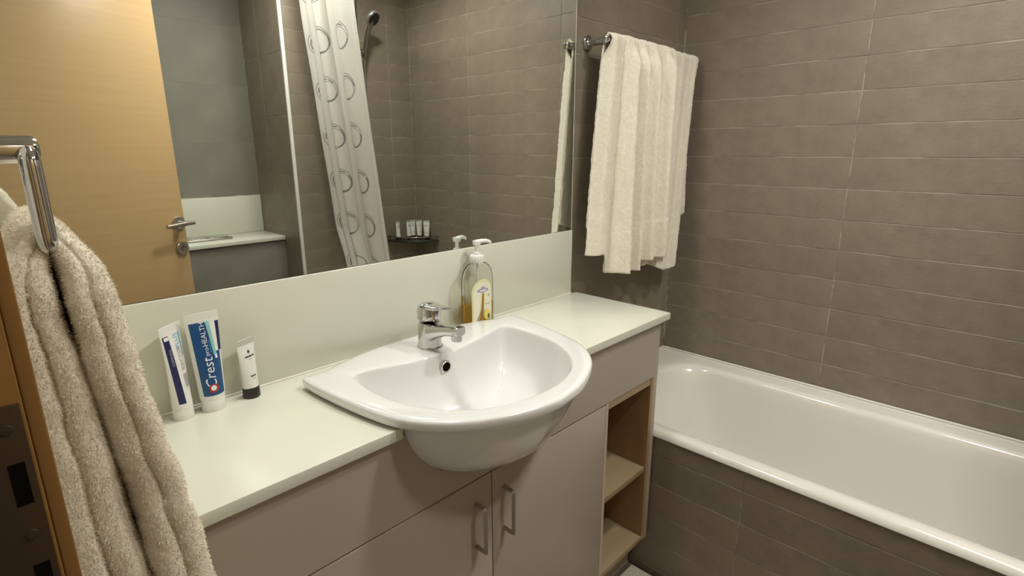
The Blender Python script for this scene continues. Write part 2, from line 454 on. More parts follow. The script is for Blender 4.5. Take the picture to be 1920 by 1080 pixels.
poly_prism('fascia', fpoly, 'y', FY, FY+0.016, M_cab, van)
ND0, ND1 = -0.272, -0.062    # open niche
def door(x0, x1, hxp):
    d = box('door', (x0, x1, FY, FY+0.017, 0.135, 0.6735), M_cab, van, 0.0008)
    hp = rounded_path([(hxp, FY+0.001, 0.624), (hxp, FY-0.028, 0.624), (hxp, FY-0.028, 0.524), (hxp, FY+0.001, 0.524)], 0.004, 3)
    rings = []
    for r in tube_rings(hp, 0.0056, 4): rings.append(r)
    bm = bmesh.new(); bm_loft(bm, rings)
    o = link('handle', fin(bm, 'handle'), M_nickel, d); o['label'] = 'brushed metal bow handle'
    return d
door(-0.6875, -0.2865, -0.655)
door(-1.0905, -0.6905, -0.734)
box('filler_panel', (CX0, -1.0935, FY, FY+0.017, 0.135, 0.6735), M_cab, van, 0.0008)
box('divider', (-0.2845, ND0, FY+0.001, -0.012, 0.135, 0.676), M_cabedge, van)
box('side_panel', (ND1+0.014, CX1, FY, -0.002, 0.135, 0.6774), M_cab, van, 0.0006)
box('side_panel', (CX1-0.016, CX1, FY+0.0165, -0.002, 0.6778, ZC-0.0205), M_cab, van)
box('niche_lining', (ND1, ND1+0.0138, FY+0.0004, -0.012, 0.155, 0.676), M_lining, van)
box('niche_lining', (ND0+0.0002, ND0+0.003, FY+0.012, -0.012, 0.155, 0.655), M_lining, van)
box('niche_back', (ND0+0.0032, ND1-0.0002, -0.020, -0.012, 0.155, 0.655), M_lining, van)
box('niche_top', (ND0+0.0002, ND1-0.0002, FY+0.002, -0.012, 0.656, 0.6765), M_shelfwood, van)
box('shelf', (ND0+0.0034, ND1-0.0004, FY+0.004, -0.021, 0.375, 0.393), M_shelfwood, van, 0.0008)
box('shelf', (ND0+0.0002, ND1+0.0138, FY+0.001, -0.012, 0.136, 0.154), M_shelfwood, van, 0.0008)
box('cabinet_bottom', (CX0, -0.285, FY+0.018, -0.012, 0.136, 0.152), M_shelfwood, van)
box('side_panel', (CX0, CX0+0.016, FY+0.018, -0.012, 0.153, ZC-0.0205), M_cab, van)
box('kickboard', (CX0, CX1, -0.262, -0.247, 0.001, 0.135), M_cabedge, van)

# ------------------------------------------------------------------ wash basin
bas = tag(empty('wash_basin', (BX, -0.27, ZC)), 'white ceramic semi recessed wash basin set into the worktop', 'wash basin')
rings = [sc(OUT, s, CO, z) for z, s in prof_o]
rings += [sc(OUT, .970, CO, .8612), sc(OUT, .988, CO, .8635), sc(OUT, .996, CO, .868), sc(OUT, 1.0, CO, .875), sc(OUT, .996, CO, .8805), sc(OUT, .985, CO, .884)]
def mixr(a, b, t, z): return [(p[0]+(q[0]-p[0])*t, p[1]+(q[1]-p[1])*t, z) for p, q in zip(a, b)]
o985 = sc(OUT, .985, CO, .884); i103 = sc(INN, 1.022, CI, .8836)
rings += [mixr(o985, i103, .5, .8845), i103, sc(INN, 1.004, CI, .8822), sc(INN, .992, CI, .878), sc(INN, .98, CI, .866), sc(INN, .957, CI, .845), sc(INN, .92, CI, .818), sc(INN, .84, CI, .788), sc(INN, .68, CI, .766), sc(INN, .46, CI, .752), sc(INN, .22, CI, .746), sc(INN, .09, CI, .744)]
bm = bmesh.new(); bm_loft(bm, rings)
o = link('basin_bowl', fin(bm, 'basin_bowl'), M_ceramic, bas, True)
md = o.modifiers.new('sub', 'SUBSURF'); md.levels = 1; md.render_levels = 1
# overflow and waste
def bowl_back(z):   # y of the back wall of the bowl at the centre line
    tb = [(.845, .957), (.866, .98), (.878, .992), (.882, 1.004)]
    s = interp(tb, z); return CI[1] + (-.168 - CI[1]) * s
yo = bowl_back(.858)
ov = lathe('overflow_ring', (BX-0.012, yo+0.004, .856), [(0, .0135), (-.0075, .0135), (-.0085, .012), (-.0080, .0095)], M_chrome, bas, 'y', 24)
lathe('overflow_hole', (BX-0.012, yo+0.004, .856), [(-.0082, .0105), (-.0086, .0100), (-.0088, .002)], M_hole, ov, 'y', 20)
lathe('waste', (BX, -0.30, .744), [(0, .024), (.003, .024), (.004, .021), (.0045, .004)], M_chrome, bas, 'z', 24)
# bead of sealant along the left edge is part of the basin
# ------------------------------------------------------------------ mixer tap
fx_, fy_ = -0.672, -0.112
tap = tag(empty('basin_mixer_tap', (fx_, fy_, .884)), 'chrome single lever mixer tap on the basin deck', 'tap')
lathe('body', (fx_, fy_, .8835), [(0, .0285), (.003, .0285), (.005, .0265), (.025, .0250), (.050, .0245), (.058, .0235), (.060, .020)], M_chrome, tap, 'z', 32)
# spout: lofted rounded-rectangle sections along -y
def rrect(cx, y, cz, a, b, tilt=0.0, n=20, e=3.2):
    out = []
    for i in range(n):
        t = 2*math.pi*i/n; c, s = math.cos(t), math.sin(t)
        u = a*math.copysign(abs(c)**(2/e), c); v = b*math.copysign(abs(s)**(2/e), s)
        out.append((cx+u, y+v*tilt, cz+v))
    return out
spt = loft('spout', [rrect(fx_, fy_+.004, .919, .0225, .027), rrect(fx_, fy_-.020, .922, .0215, .020), rrect(fx_, fy_-.040, .929, .0185, .0145), rrect(fx_, fy_-.065, .936, .0160, .0115), rrect(fx_, fy_-.090, .941, .0150, .0115), rrect(fx_, fy_-.102, .9425, .0145, .0110), rrect(fx_, fy_-.106, .9425, .0120, .0090)], M_chrome, tap, 50)
lathe('aerator', (fx_, fy_-.092, .934), [(0, .0115), (-.010, .0115), (-.0145, .0110), (-.0150, .008)], M_chrome, spt, 'z', 20)
hdl = lathe('lever_dome', (fx_, fy_, .9475), [(0, .0225), (.003, .0255), (.020, .0255), (.030, .0235), (.035, .017), (.037, .004)], M_chrome, tap, 'z', 32)
loft('lever', [rrect(fx_, fy_-.008, .9775, .0200, .0060), rrect(fx_, fy_-.030, .9785, .0170, .0050), rrect(fx_, fy_-.048, .9805, .0135, .0036), rrect(fx_, fy_-.062, .983, .0115, .0028), rrect(fx_, fy_-.068, .984, .0090, .0015)], M_chrome, hdl, 50)
lathe('colour_dot', (fx_, fy_-.0253, .962), [(0, .0035), (-.0012, .003)], M_darkchrome, hdl, 'y', 14)

# ------------------------------------------------------------------ text helper
def text_mesh(txt, size, shear=0.0):
    c = bpy.data.curves.new('lettering', 'FONT'); c.body = txt; c.size = size; c.shear = shear; c.resolution_u = 2
    o = bpy.data.objects.new('lettering', c); COL.objects.link(o)
    bpy.context.view_layer.update()
    me = bpy.data.meshes.new_from_object(o.evaluated_get(bpy.context.evaluated_depsgraph_get()))
    bpy.data.objects.remove(o); bpy.data.curves.remove(c)
    return me

# ------------------------------------------------------------------ squeeze tubes
class Tube:
    """squeezable tube standing on its cap; local frame: x width, -y front, z up"""
    def __init__(s, w0, d0, w1, zc, zt, cr):
        s.w0, s.d0, s.w1, s.zc, s.zt, s.cr = w0, d0, w1, zc, zt, cr
    def half(s, z):
        t = min(1, max(0, (z - s.zc) / (s.zt - s.cr - s.zc)))
        return s.w0 + (s.w1-s.w0)*t, s.d0 * (1 - t)**0.75 + 0.0009
    def front(s, u, z, off):
        a, b = s.half(z); q = max(0.0, 1 - (u/a)**2)
        return (u, -(b*q**0.62) - off, z)

def squeeze_tube(name, T, loc, rz, Mb, Mc, cap_r, cap_h):
    r = empty(name, (0, 0, 0)); 
    rings = []
    n = 28
    zs = [T.zc + (T.zt - T.cr - T.zc)*k/9 for k in range(10)] + [T.zt - T.cr*0.98, T.zt]
    for z in zs:
        a, b = T.half(z)
        ring = []
        for i in range(n):
            t = 2*math.pi*i/n; c, s_ = math.cos(t), math.sin(t)
            ring.append((a*c, math.copysign(b*abs(s_)**1.24, s_), z))
        rings.append(ring)
    loft('tube_body', rings, Mb, r, 50)
    lathe('cap', (0, 0, 0), [(0, cap_r*.97), (.0012, cap_r), (cap_h*.93, cap_r*.97), (cap_h, cap_r*.90)], Mc, r, 'z', 28)
    r.location = loc; r.rotation_euler = (0, 0, rz)
    return r

def patch(name, T, u0, u1, z0, z1, M, parent, off=0.0004, nu=8, nz_=14, shape=None):
    """printed area following the front of the tube; u0,u1 as fractions of the half width"""
    bm = bmesh.new(); g = []
    for j in range(nz_+1):
        z = z0 + (z1-z0)*j/nz_; a, b = T.half(z); row = []
        for i in range(nu+1):
            f = u0 + (u1-u0)*i/nu
            if shape: f = shape(f, j/nz_)
            row.append(bm.verts.new(T.front(f*a, z, off)))
        g.append(row)
    for j in range(nz_):
        for i in range(nu):
            bm.faces.new((g[j][i], g[j][i+1], g[j+1][i+1], g[j+1][i]))
    me = fin(bm, name)
    o = link(name, me, M, None, True); o.parent = parent; return o

def tube_text(txt, size, T, u, z0, M, parent, off=0.0009, shear=0.0):
    """lettering running upwards along the tube, letter tops to the left"""
    me = text_mesh(txt, size, shear)
    for v in me.vertices:
        x, y = v.co.x, v.co.y
        z = z0 + x; a, b = T.half(z)
        v.co = T.front(max(-a*.97, min(a*.97, u - y)), z, off)
    o = link('lettering', me, M, None); o.parent = parent; return o

M_tubewhite = mat('tube_white', (0.80, 0.80, 0.74), 0.35)
M_blue = mat('print_blue', (0.008, 0.066, 0.20), 0.3)
M_navy = mat('print_navy', (0.010, 0.010, 0.075), 0.35)
M_sky = mat('print_sky', (0.13, 0.42, 0.62), 0.35)
M_mint = mat('print_mint', (0.25, 0.56, 0.55), 0.35)
M_pwhite = mat('print_white', (0.8, 0.82, 0.82), 0.35)
M_pred = mat('print_red', (0.32, 0.03, 0.03), 0.35)
M_pgrey = mat('print_grey', (0.42, 0.40, 0.40), 0.5)
M_pblack = mat('print_black', (0.03, 0.03, 0.03), 0.4)
M_lotion = mat('lotion_tube', (0.76, 0.76, 0.70), 0.3)
M_lotioncrimp = mat('lotion_crimp', (0.50, 0.49, 0.42), 0.3)

# narrow white tube with navy stripe
T1 = Tube(.0165, .0155, .0255, .020, .166, .010)
t1 = squeeze_tube('toothpaste_tube', T1, (-1.138, -0.030, ZC), math.radians(40), M_tubewhite, M_tubewhite, .0160, .021)
tag(t1, 'white toothpaste tube with a narrow navy stripe, nearest the hanging hand towel', 'tube', 'tubes on the worktop')
patch('navy_stripe', T1, -.88, -.42, .030, .150, M_navy, t1)
patch('logo_square', T1, -.82, -.46, .143, .149, M_pwhite, t1, .0009, 3, 3)
tube_text('COMPLETE', .0060, T1, -.0115, .098, M_pgrey, t1)
tube_text('RECOR', .0125, T1, .0085, .086, M_pgrey, t1)
tube_text('PLUS', .0125, T1, .0085, .124, M_sky, t1)
patch('blue_line', T1, .50, .62, .108, .150, M_sky, t1)
for q in range(5):
    patch('small_print', T1, -.02+.11*q, .03+.11*q, .056, .080, M_pgrey, t1, .0004, 1, 6)
# wide blue tube
T2 = Tube(.0205, .0185, .0270, .022, .176, .012)
t2 = squeeze_tube('toothpaste_tube', T2, (-1.090, -0.030, ZC), math.radians(2), M_tubewhite, M_tubewhite, .0195, .023)
tag(t2, 'large blue and white toothpaste tube, middle of the three tubes on the worktop', 'tube', 'tubes on the worktop')
patch('blue_panel', T2, -.80, .80, .030, .106, M_blue, t2, .0004, 12, 12)
patch('blue_panel', T2, -.80, .34, .106, .160, M_blue, t2, .0004, 10, 10, lambda f, t: f if f < .1 else f - .22*t)
patch('mint_swoosh', T2, .36, .56, .100, .160, M_mint, t2, .0006, 4, 10, lambda f, t: f - .20*t)
patch('navy_edge', T2, .74, .96, .106, .158, M_navy, t2, .0005, 4, 10)
tube_text('Crest', .024, T2, .0050, .043, M_pwhite, t2, .0011, .15)
tube_text('pro-', .0105, T2, .0015, .101, M_pwhite, t2)
tube_text('HEALTH', .0115, T2, .0015, .118, M_pwhite, t2)
tube_text('ADVANCED', .0042, T2, .0065, .106, M_sky, t2)
lg = lathe('logo_disc', (0, 0, 0), [(0, .0085), (-.0004, .0080)], M_pred, None, 'y', 20); lg.parent = t2; lg.location = (-.001, T2.front(0, .043, .0008)[1], .043)
lg2 = lathe('logo_dot', (0, 0, 0), [(0, .0048), (-.0004, .0044)], M_pwhite, None, 'y', 16); lg2.parent = lg; lg2.location = (-.0005, -.0006, .001)
st_ = patch('star_mark', T2, .42, .58, .094, .101, M_pwhite, t2, .0009, 3, 3)
# small lotion tube and its copies in the shower caddy
T3 = Tube(.0150, .0130, .0190, .020, .112, .011)
def lotion(loc, rz):
    r = squeeze_tube('lotion_tube', T3, loc, rz, M_lotion, M_black, .0150, .021)
    patch('crimp', T3, -.99, .99, .1022, .1118, M_lotioncrimp, r, .0004, 8, 3)
    e = patch('emblem', T3, -.10, .16, .0855, .0915, M_pblack, r, .0005, 4, 4, lambda f, t: .03 + (f-.03)*math.sin(math.pi*(.12+.76*t)))
    for a, b, z in ((-.46, -.10, .0785), (-.06, .30, .0785), (.34, .62, .0785)):
        patch('print_line', T3, a, b, z, z+.0026, M_pblack, r, .0005, 4, 1)
    patch('print_line', T3, -.12, .22, .0735, .0750, M_pgrey, r, .0005, 4, 1)
    patch('print_line', T3, -.38, .34, .0420, .0442, M_pblack, r, .0005, 5, 1)
    patch('print_line', T3, -.20, .18, .0375, .0388, M_pgrey, r, .0005, 4, 1)
    return r
t3 = lotion((-1.025, -0.030, ZC), math.radians(22))
tag(t3, 'small white lotion tube with a black cap on the worktop', 'tube', 'tubes on the worktop')
def dup(root, loc, rz, label=None, group=None):
    r = root.copy(); COL.objects.link(r); r.location = loc; r.rotation_euler = (0, 0, rz)
    if label: r['label'] = label
    if group: r['group'] = group
    for ch in list(root.children):
        c = ch.copy(); COL.objects.link(c); c.parent = r
        for g in ch.children:
            d = g.copy(); COL.objects.link(d); d.parent = c
    return r

# ------------------------------------------------------------------ soap dispenser
SX, SY = -0.457, -0.034
soap = tag(empty('soap_dispenser', (SX, SY, ZC)), 'clear pump bottle of yellow hand soap standing behind the basin', 'soap dispenser')
def oval(a, b, z, n=36): return [(SX + a*math.cos(2*math.pi*i/n), SY + b*math.sin(2*math.pi*i/n), z) for i in range(n)]
BA, BB = .0515, .0195
bprof = [(.0005, .94), (.004, 1.0), (.05, 1.0), (.115, 1.0), (.135, .965), (.150, .87), (.160, .72), (.167, .50), (.170, .33)]
def bsc(f): return BA*f, max(.0125, BB*min(1, .35+.65*f)) if f < .5 else BB*min(1, .35+.65*f)
rings = []
for z, f in bprof:
    a, b = bsc(f)
    if f < .4: a, b = .0150, .0140
    rings.append(oval(a, b, ZC+z))
loft('bottle', rings, clearplastic('clear_bottle', (0.93, 0.93, 0.90), .05), soap, 60)
M_liq = clearplastic('soap_liquid', (0.985, 0.86, 0.45), .25)
_n, _l = M_liq.node_tree.nodes, M_liq.node_tree.links
_d = _n.new('ShaderNodeBsdfDiffuse'); _d.inputs[0].default_value = (0.78, 0.50, 0.10, 1)
_m = _n.new('ShaderNodeMixShader'); _m.inputs[0].default_value = 0.3
_o = [q for q in _n if q.type == 'OUTPUT_MATERIAL'][0]; _s = _o.inputs[0].links[0].from_socket
_l.new(_s, _m.inputs[1]); _l.new(_d.outputs[0], _m.inputs[2]); _l.new(_m.outputs[0], _o.inputs[0])
loft('liquid', [oval(BA*.93, BB*.90, ZC+.003), oval(BA*.965, BB*.94, ZC+.006), oval(BA*.965, BB*.94, ZC+.062), oval(BA*.955, BB*.93, ZC+.063)], M_liq, soap, 60)
tube('dip_tube', [(SX, SY, ZC+.008), (SX, SY, ZC+.172)], .0032, M_white, soap, 10)
col_ = lathe('collar', (SX, SY, ZC+.170), [(0, .0165), (.002, .0178), (.017, .0178), (.019, .0165), (.0195, .010), (.026, .0095), (.0265, .006)], M_white, soap, 'z', 28)
for k in range(18):
    a = 2*math.pi*k/18
    x, y = SX + .0178*math.cos(a), SY + .0178*math.sin(a)
    rb = tube('rib', [(x, y, ZC+.174), (x, y, ZC+.1855)], .0012, M_white, col_, 6)
ph = lathe('pump_stem', (SX, SY, ZC+.196), [(0, .0048), (.018, .0048), (.0182, .0095), (.026, .0105), (.0285, .0100), (.029, .004)], M_white, soap, 'z', 22)
da = math.radians(-14)
tube('nozzle', [(SX + r*math.cos(da), SY + r*math.sin(da), ZC + z) for r, z in ((-.004, .2215), (.012, .2225), (.026, .2225), (.036, .2195), (.040, .2155))], [.0058, .0056, .0050, .0042, .0034], M_white, ph, 12)
# label on the front of the bottle
M_label = mat('label_yellow', (0.74, 0.70, 0.36), 0.4); M_labelin = mat('label_pale', (0.80, 0.80, 0.62), 0.4)
M_purple = mat('label_purple', (0.40, 0.34, 0.50), 0.4); M_honey = mat('label_honey', (0.62, 0.36, 0.04), 0.4); M_brown = mat('label_brown', (0.25, 0.11, 0.02), 0.4)
M_green = mat('label_green', (0.10, 0.14, 0.04), 0.4); M_lemon = mat('label_lemon', (0.80, 0.68, 0.14), 0.4)
def bfront(u, z, off):
    q = max(0.0, 1 - (u/BA)**2); return (SX+u, SY - BB*math.sqrt(q) - off, ZC+z)
def on_bottle(name, pts, M, parent, off):
    bm = bmesh.new(); n = len(pts)
    cu = sum(p[0] for p in pts)/n; cz = sum(p[1] for p in pts)/n
    prev = [bm.verts.new(bfront(cu, cz, off))]*1
    loops = []
    for s in (.25, .5, .75, 1.0):
        loops.append([bm.verts.new(bfront(cu+(u-cu)*s, cz+(z-cz)*s, off)) for u, z in pts])
    for i in range(n): bm.faces.new((prev[0], loops[0][i], loops[0][(i+1) % n]))
    for A, B in zip(loops[:-1], loops[1:]):
        for i in range(n): bm.faces.new((A[i], B[i], B[(i+1) % n], A[(i+1) % n]))
    return link(name, fin(bm, name), M, parent, True)
def arch(w_, z0, zs, h, n=14):
    return [(-w_, z0), (w_, z0), (w_, zs)] + [(w_*math.cos(math.pi*k/n), zs + h*math.sin(math.pi*k/n)) for k in range(1, n)] + [(-w_, zs)]
lab = on_bottle('label', arch(.034, .012, .098, .032), M_label, soap, .0006)
on_bottle('label_panel', arch(.030, .015, .096, .028), M_labelin, lab, .0010)
def ell(cu, cz, a, b, n=18): return [(cu+a*math.cos(2*math.pi*k/n), cz+b*math.sin(2*math.pi*k/n)) for k in range(n)]
on_bottle('label_emblem', ell(0, .101, .019, .0055), M_purple, lab, .0014)
on_bottle('label_emblem', ell(0, .106, .008, .0050), M_purple, lab, .0016)
on_bottle('label_emblem', ell(0, .1005, .012, .0022), M_pwhite, lab, .0019)
on_bottle('honey_streak', [(-.004, .094), (.004, .094), (.003, .060), (.001, .034), (-.004, .024), (-.014, .021), (-.016, .025), (-.010, .034), (-.006, .060)], M_honey, lab, .0014)
on_bottle('honey_dipper', [(-.001, .092), (.0015, .092), (-.001, .040), (-.004, .026), (-.013, .0225), (-.008, .032), (-.004, .050)], M_brown, lab, .0017)
on_bottle('lemon', ell(.013, .035, .011, .014), M_lemon, lab, .0014)
on_bottle('fruit_seed', ell(.0195, .030, .0045, .0062), M_green, lab, .0018)
on_bottle('text_bar', [(.006, .062), (.026, .062), (.026, .0645), (.006, .0645)], M_pgrey, lab, .0015)
on_bottle('text_bar', ell(.020, .085, .0032, .0036), M_pgrey, lab, .0015)
on_bottle('base_band', [(-.014, .0155), (.026, .0155), (.026, .0195), (-.014, .0185)], M_honey, lab, .0014)

# ------------------------------------------------------------------ bathtub and tiled panel
def rrect2(x0, x1, y0, y1, r, z, nc=8, ns=10):
    r = min(r, (x1-x0)/2-1e-4, (y1-y0)/2-1e-4); out = []
    cs = [((x1-r, y1-r), 0), ((x0+r, y1-r), 90), ((x0+r, y0+r), 180), ((x1-r, y0+r), 270)]
    for k, ((cx, cy), a0) in enumerate(cs):
        arc = [(cx + r*math.cos(math.radians(a0+90*i/nc)), cy + r*math.sin(math.radians(a0+90*i/nc))) for i in range(nc+1)]
        out += arc
        (nx, ny), na = cs[(k+1) % 4]
        s = arc[-1]; e = (nx + r*math.cos(math.radians(na)), ny + r*math.sin(math.radians(na)))
        for i in range(1, ns): out.append((s[0]+(e[0]-s[0])*i/ns, s[1]+(e[1]-s[1])*i/ns))
    return [(x, y, z) for x, y in out]
ox0, ox1, oy0, oy1 = -0.024, XR-0.001, YF+0.001, 0.0065
ix0, ix1, iy0, iy1 = 0.020, 0.545, -1.615, -0.085
tubr = tag(empty('bathtub', (0.3, -0.85, 0)), 'white enamel bathtub along the tiled wall', 'bathtub')
RR = [(ox0+.006, ox1, oy0, oy1, .004, .4782), (ox0, ox1, oy0, oy1, .004, .480), (ox0+.0008, ox1, oy0, oy1, .004, .4845), (ox0+.005, ox1, oy0, oy1, .004, .4925), (ox0+.012, ox1, oy0, oy1, .004, .4980), (ox0+.022, ox1, oy0, oy1, .004, .5005)]
rings = [rrect2(*r) for r in RR]
for ins, z, rr in ((-.012, .5005, .15), (0, .499, .15), (.008, .493, .15), (.014, .480, .15), (.022, .44, .15), (.045, .30, .15), (.065, .20, .15), (.085, .15, .14), (.12, .122, .12), (.17, .112, .08)):
    e = ins * 1.6 if ins > 0 else ins
    rings.append(rrect2(ix0+ins, ix1-ins, iy0+e, iy1-e*1.3, rr, z))
loft('tub_shell', rings, M_tub, tubr, 60, cap0=False)
tube('sealant_bead', [(XR-.0048, -.003, .5035), (XR-.0048, YF+.006, .5035)], .0045, M_silicone, tubr, 8)
tube('sealant_bead', [(-.02, .0035, .5035), (XR-.006, .0035, .5035)], .0045, M_silicone, tubr, 8)
lathe('overflow', (0.28, iy0+.052, .40), [(0, .03), (.006, .03), (.009, .026), (.0095, .006)], M_chrome, tubr, 'y', 24)
lathe('drain', (0.28, -1.36, .112), [(0, .03), (.003, .03), (.004, .024)], M_chrome, tubr, 'z', 24)
wa = struct(box('wall_bath_panel', (-0.018, 0.002, YF-TH+0.001, YB-0.001, 0, 0.4775), M_grout))
tiles(wa, (-0.018, 0, 0), (0, -1, 0), (0, 0, 1), [0.0, 0.588, 1.200, -YF], [0.0, 0.025, 0.1232, 0.2216, 0.320, 0.4184, 0.4772], TH, M_tile)

# ------------------------------------------------------------------ towel rail on the back wall
RZ, RY = 1.606, -0.066
rail = tag(empty('towel_rail', (0.29, -0.02, RZ)), 'chrome towel rail on the tiled wall over the bath end', 'towel rail')
tube('bar', [(0.022, RY, RZ), (0.588, RY, RZ)], .0085, M_chrome, rail, 18)
for x in (0.032, 0.572):
    pst = tube('post', [(x, YB-TH-.0005, RZ), (x, RY-.001, RZ)], .0095, M_chrome, rail, 18)
    lathe('flange', (x, YB-TH-.0003, RZ), [(0, .021), (-.006, .021), (-.009, .017)], M_chrome, pst, 'y', 28)
lathe('end_cap', (0.588, RY, RZ), [(0, .0105), (.006, .0105), (.008, .008), (.0085, .003)], M_chrome, rail, 'x', 20)
lathe('end_cap', (0.022, RY, RZ), [(0, .0105), (-.006, .0105), (-.008, .008), (-.0085, .003)], M_chrome, rail, 'x', 20)

def grid_mesh(bm, fn, nu, nv):
    g = [[bm.verts.new(fn(i/nu, j/nv)) for i in range(nu+1)] for j in range(nv+1)]
    for j in range(nv):
        for i in range(nu): bm.faces.new((g[j][i], g[j][i+1], g[j+1][i+1], g[j+1][i]))
    return g
def bump1(u, c, w): 
    t = (u-c)/w; return math.exp(-t*t*2.2)
def bar_top(t, thick):      # from front (t=0) over the bar to the top (t=1)
    a = math.pi*0.5*t; r = .0085 + thick
    return RY - r*math.cos(a), RZ + r*math.sin(a)
tw = tag(empty('bath_towel', (0.25, RY, RZ)), 'large cream bath towel hung over the chrome rail in front of tiles', 'towel')
def sheet(bm, xt, xb, zb, yoff, thick, nu, nv, front=True, seed=0.0):
    sgn = 1 if front else -1
    def fn(u, v):
        # v=0 at the bar top, v=1 at the hem
        x0, x1 = xt(u), xb(u); zbv = zb(u)
        if v < 0.05:
            t = 1 - v/0.05
            a = math.pi*0.5*t; r = .0085 + thick
            y = RY - sgn*r*math.cos(a); z = RZ + r*math.sin(a); f = 0.0
        else:
            f = (v-0.05)/0.95; z = RZ + (zbv-RZ)*f
            y = RY - sgn*(.0085+thick)
        g = f**0.8
        x = x0 + (x1-x0)*g
        y += yoff(u, f) * sstep(0, .12, f + 0.03)
        n1 = .0016*nz(x+seed, y, z, 28) + .0011*nz(x, y+seed, z, 85) + .0010*nz(x, y+seed, z, 190)
        return (x, y - sgn*n1*1.3, z + .35*n1 + (.004*nz(x, 1, seed, 22) if v > .97 else 0) + (.002*nz(x, 3, seed, 40) if v < .06 else 0))
    grid_mesh(bm, fn, nu, nv)
def foldsA(u, f):
    s = .45 + .55*f
    y = -.010*sstep(.10, .20, u) - .006*bump1(u, .08, .05)*s + .020*bump1(u, .165, .026)*s - .044*bump1(u, .27, .075)*s + .020*bump1(u, .37, .024)*(1-.3*f) - .038*bump1(u, .44, .05)*s
    y += .022*bump1(u, .53, .026)*s - .034*bump1(u, .63, .06)*s + .014*bump1(u, .74, .024) - .026*bump1(u, .85, .06) + .010*bump1(u, .95, .02)
    y += .034*(1-sstep(0, .045, u))
    if f > .80: y -= .0035*sstep(.80, .815, f)*(1 if u > .5 else .5)     # hem border
    return y
def zA(u):
    z = .992 + (.928-.992)*sstep(.11, .17, u) - .016*max(0, u-.17)
    z += (.948-.923)*sstep(.47, .53, u)
    return z
bm = bmesh.new()
sheet(bm, lambda u: .034+.357*u, lambda u: -.028+.426*u, zA, foldsA, .011, 170, 150, True, 1.0)
def foldsB(u, f): return .006 - .012*bump1(u, .22, .10) + .018*bump1(u, .42, .03) - .018*bump1(u, .62, .10)*(.5+.5*f) + .022*bump1(u, .80, .028) - .008*bump1(u, .93, .06) + .010*f
sheet(bm, lambda u: .28+.287*u, lambda u: .21+.325*u, lambda u: .915-.045*sstep(.3, .75, u)+.012*sstep(.85, 1, u), foldsB, .006, 80, 140, True, 5.0)
def foldsC(u, f): return .005*math.sin(u*21+1)*(.3+.7*f) - .002*f
sheet(bm, lambda u: .034+.528*u, lambda u: -.020+.620*u, lambda u: 1.075-.02*math.sin(u*9), foldsC, .006, 90, 90, False, 9.0)
o = link('terry_cloth', fin(bm, 'terry_cloth'), M_towel, tw, True)
md = o.modifiers.new('solid', 'SOLIDIFY'); md.thickness = .005; md.offset = 0

# ------------------------------------------------------------------ towel ring and hand towel on the left wall
RX, YR0, YR1, ZT, ZB = -1.3015, -0.425, -0.265, 1.304, 1.222
rg = tag(empty('towel_holder', (XL, YR0, ZT)), 'chrome towel holder with a bent bar on the wall at the left edge', 'towel holder')
tube('bent_bar', rounded_path([(RX-.006, YR0, ZT), (RX, YR0, ZT), (RX, YR0, ZB), (RX, -.285, ZB)], .006, 4)[:0] + rounded_path([(RX, YR0+.012, ZT-.002), (RX, YR0, ZT-.004), (RX, YR0, ZB), (RX, -.285, ZB)], .011, 8), .0074, M_chrome, rg, 18)
lathe('bar_end', (RX, -.285, ZB), [(0, .0074), (.003, .0070), (.005, .004)], M_chrome, rg, 'y', 18)
ps = lathe('post', (XL+.0005, YR0+.014, ZT), [(0, .0112), (.047, .0112), (.0505, .0100), (.0520, .006)], M_chrome, rg, 'x', 28)
lathe('flange', (XL+.0003, YR0+.014, ZT), [(0, .024), (.006, .024), (.009, .019)], M_chrome, ps, 'x', 28)

ht = tag(empty('hand_towel', (RX, -0.38, ZB)), 'fluffy cream hand towel draped through the chrome ring in the foreground', 'towel')
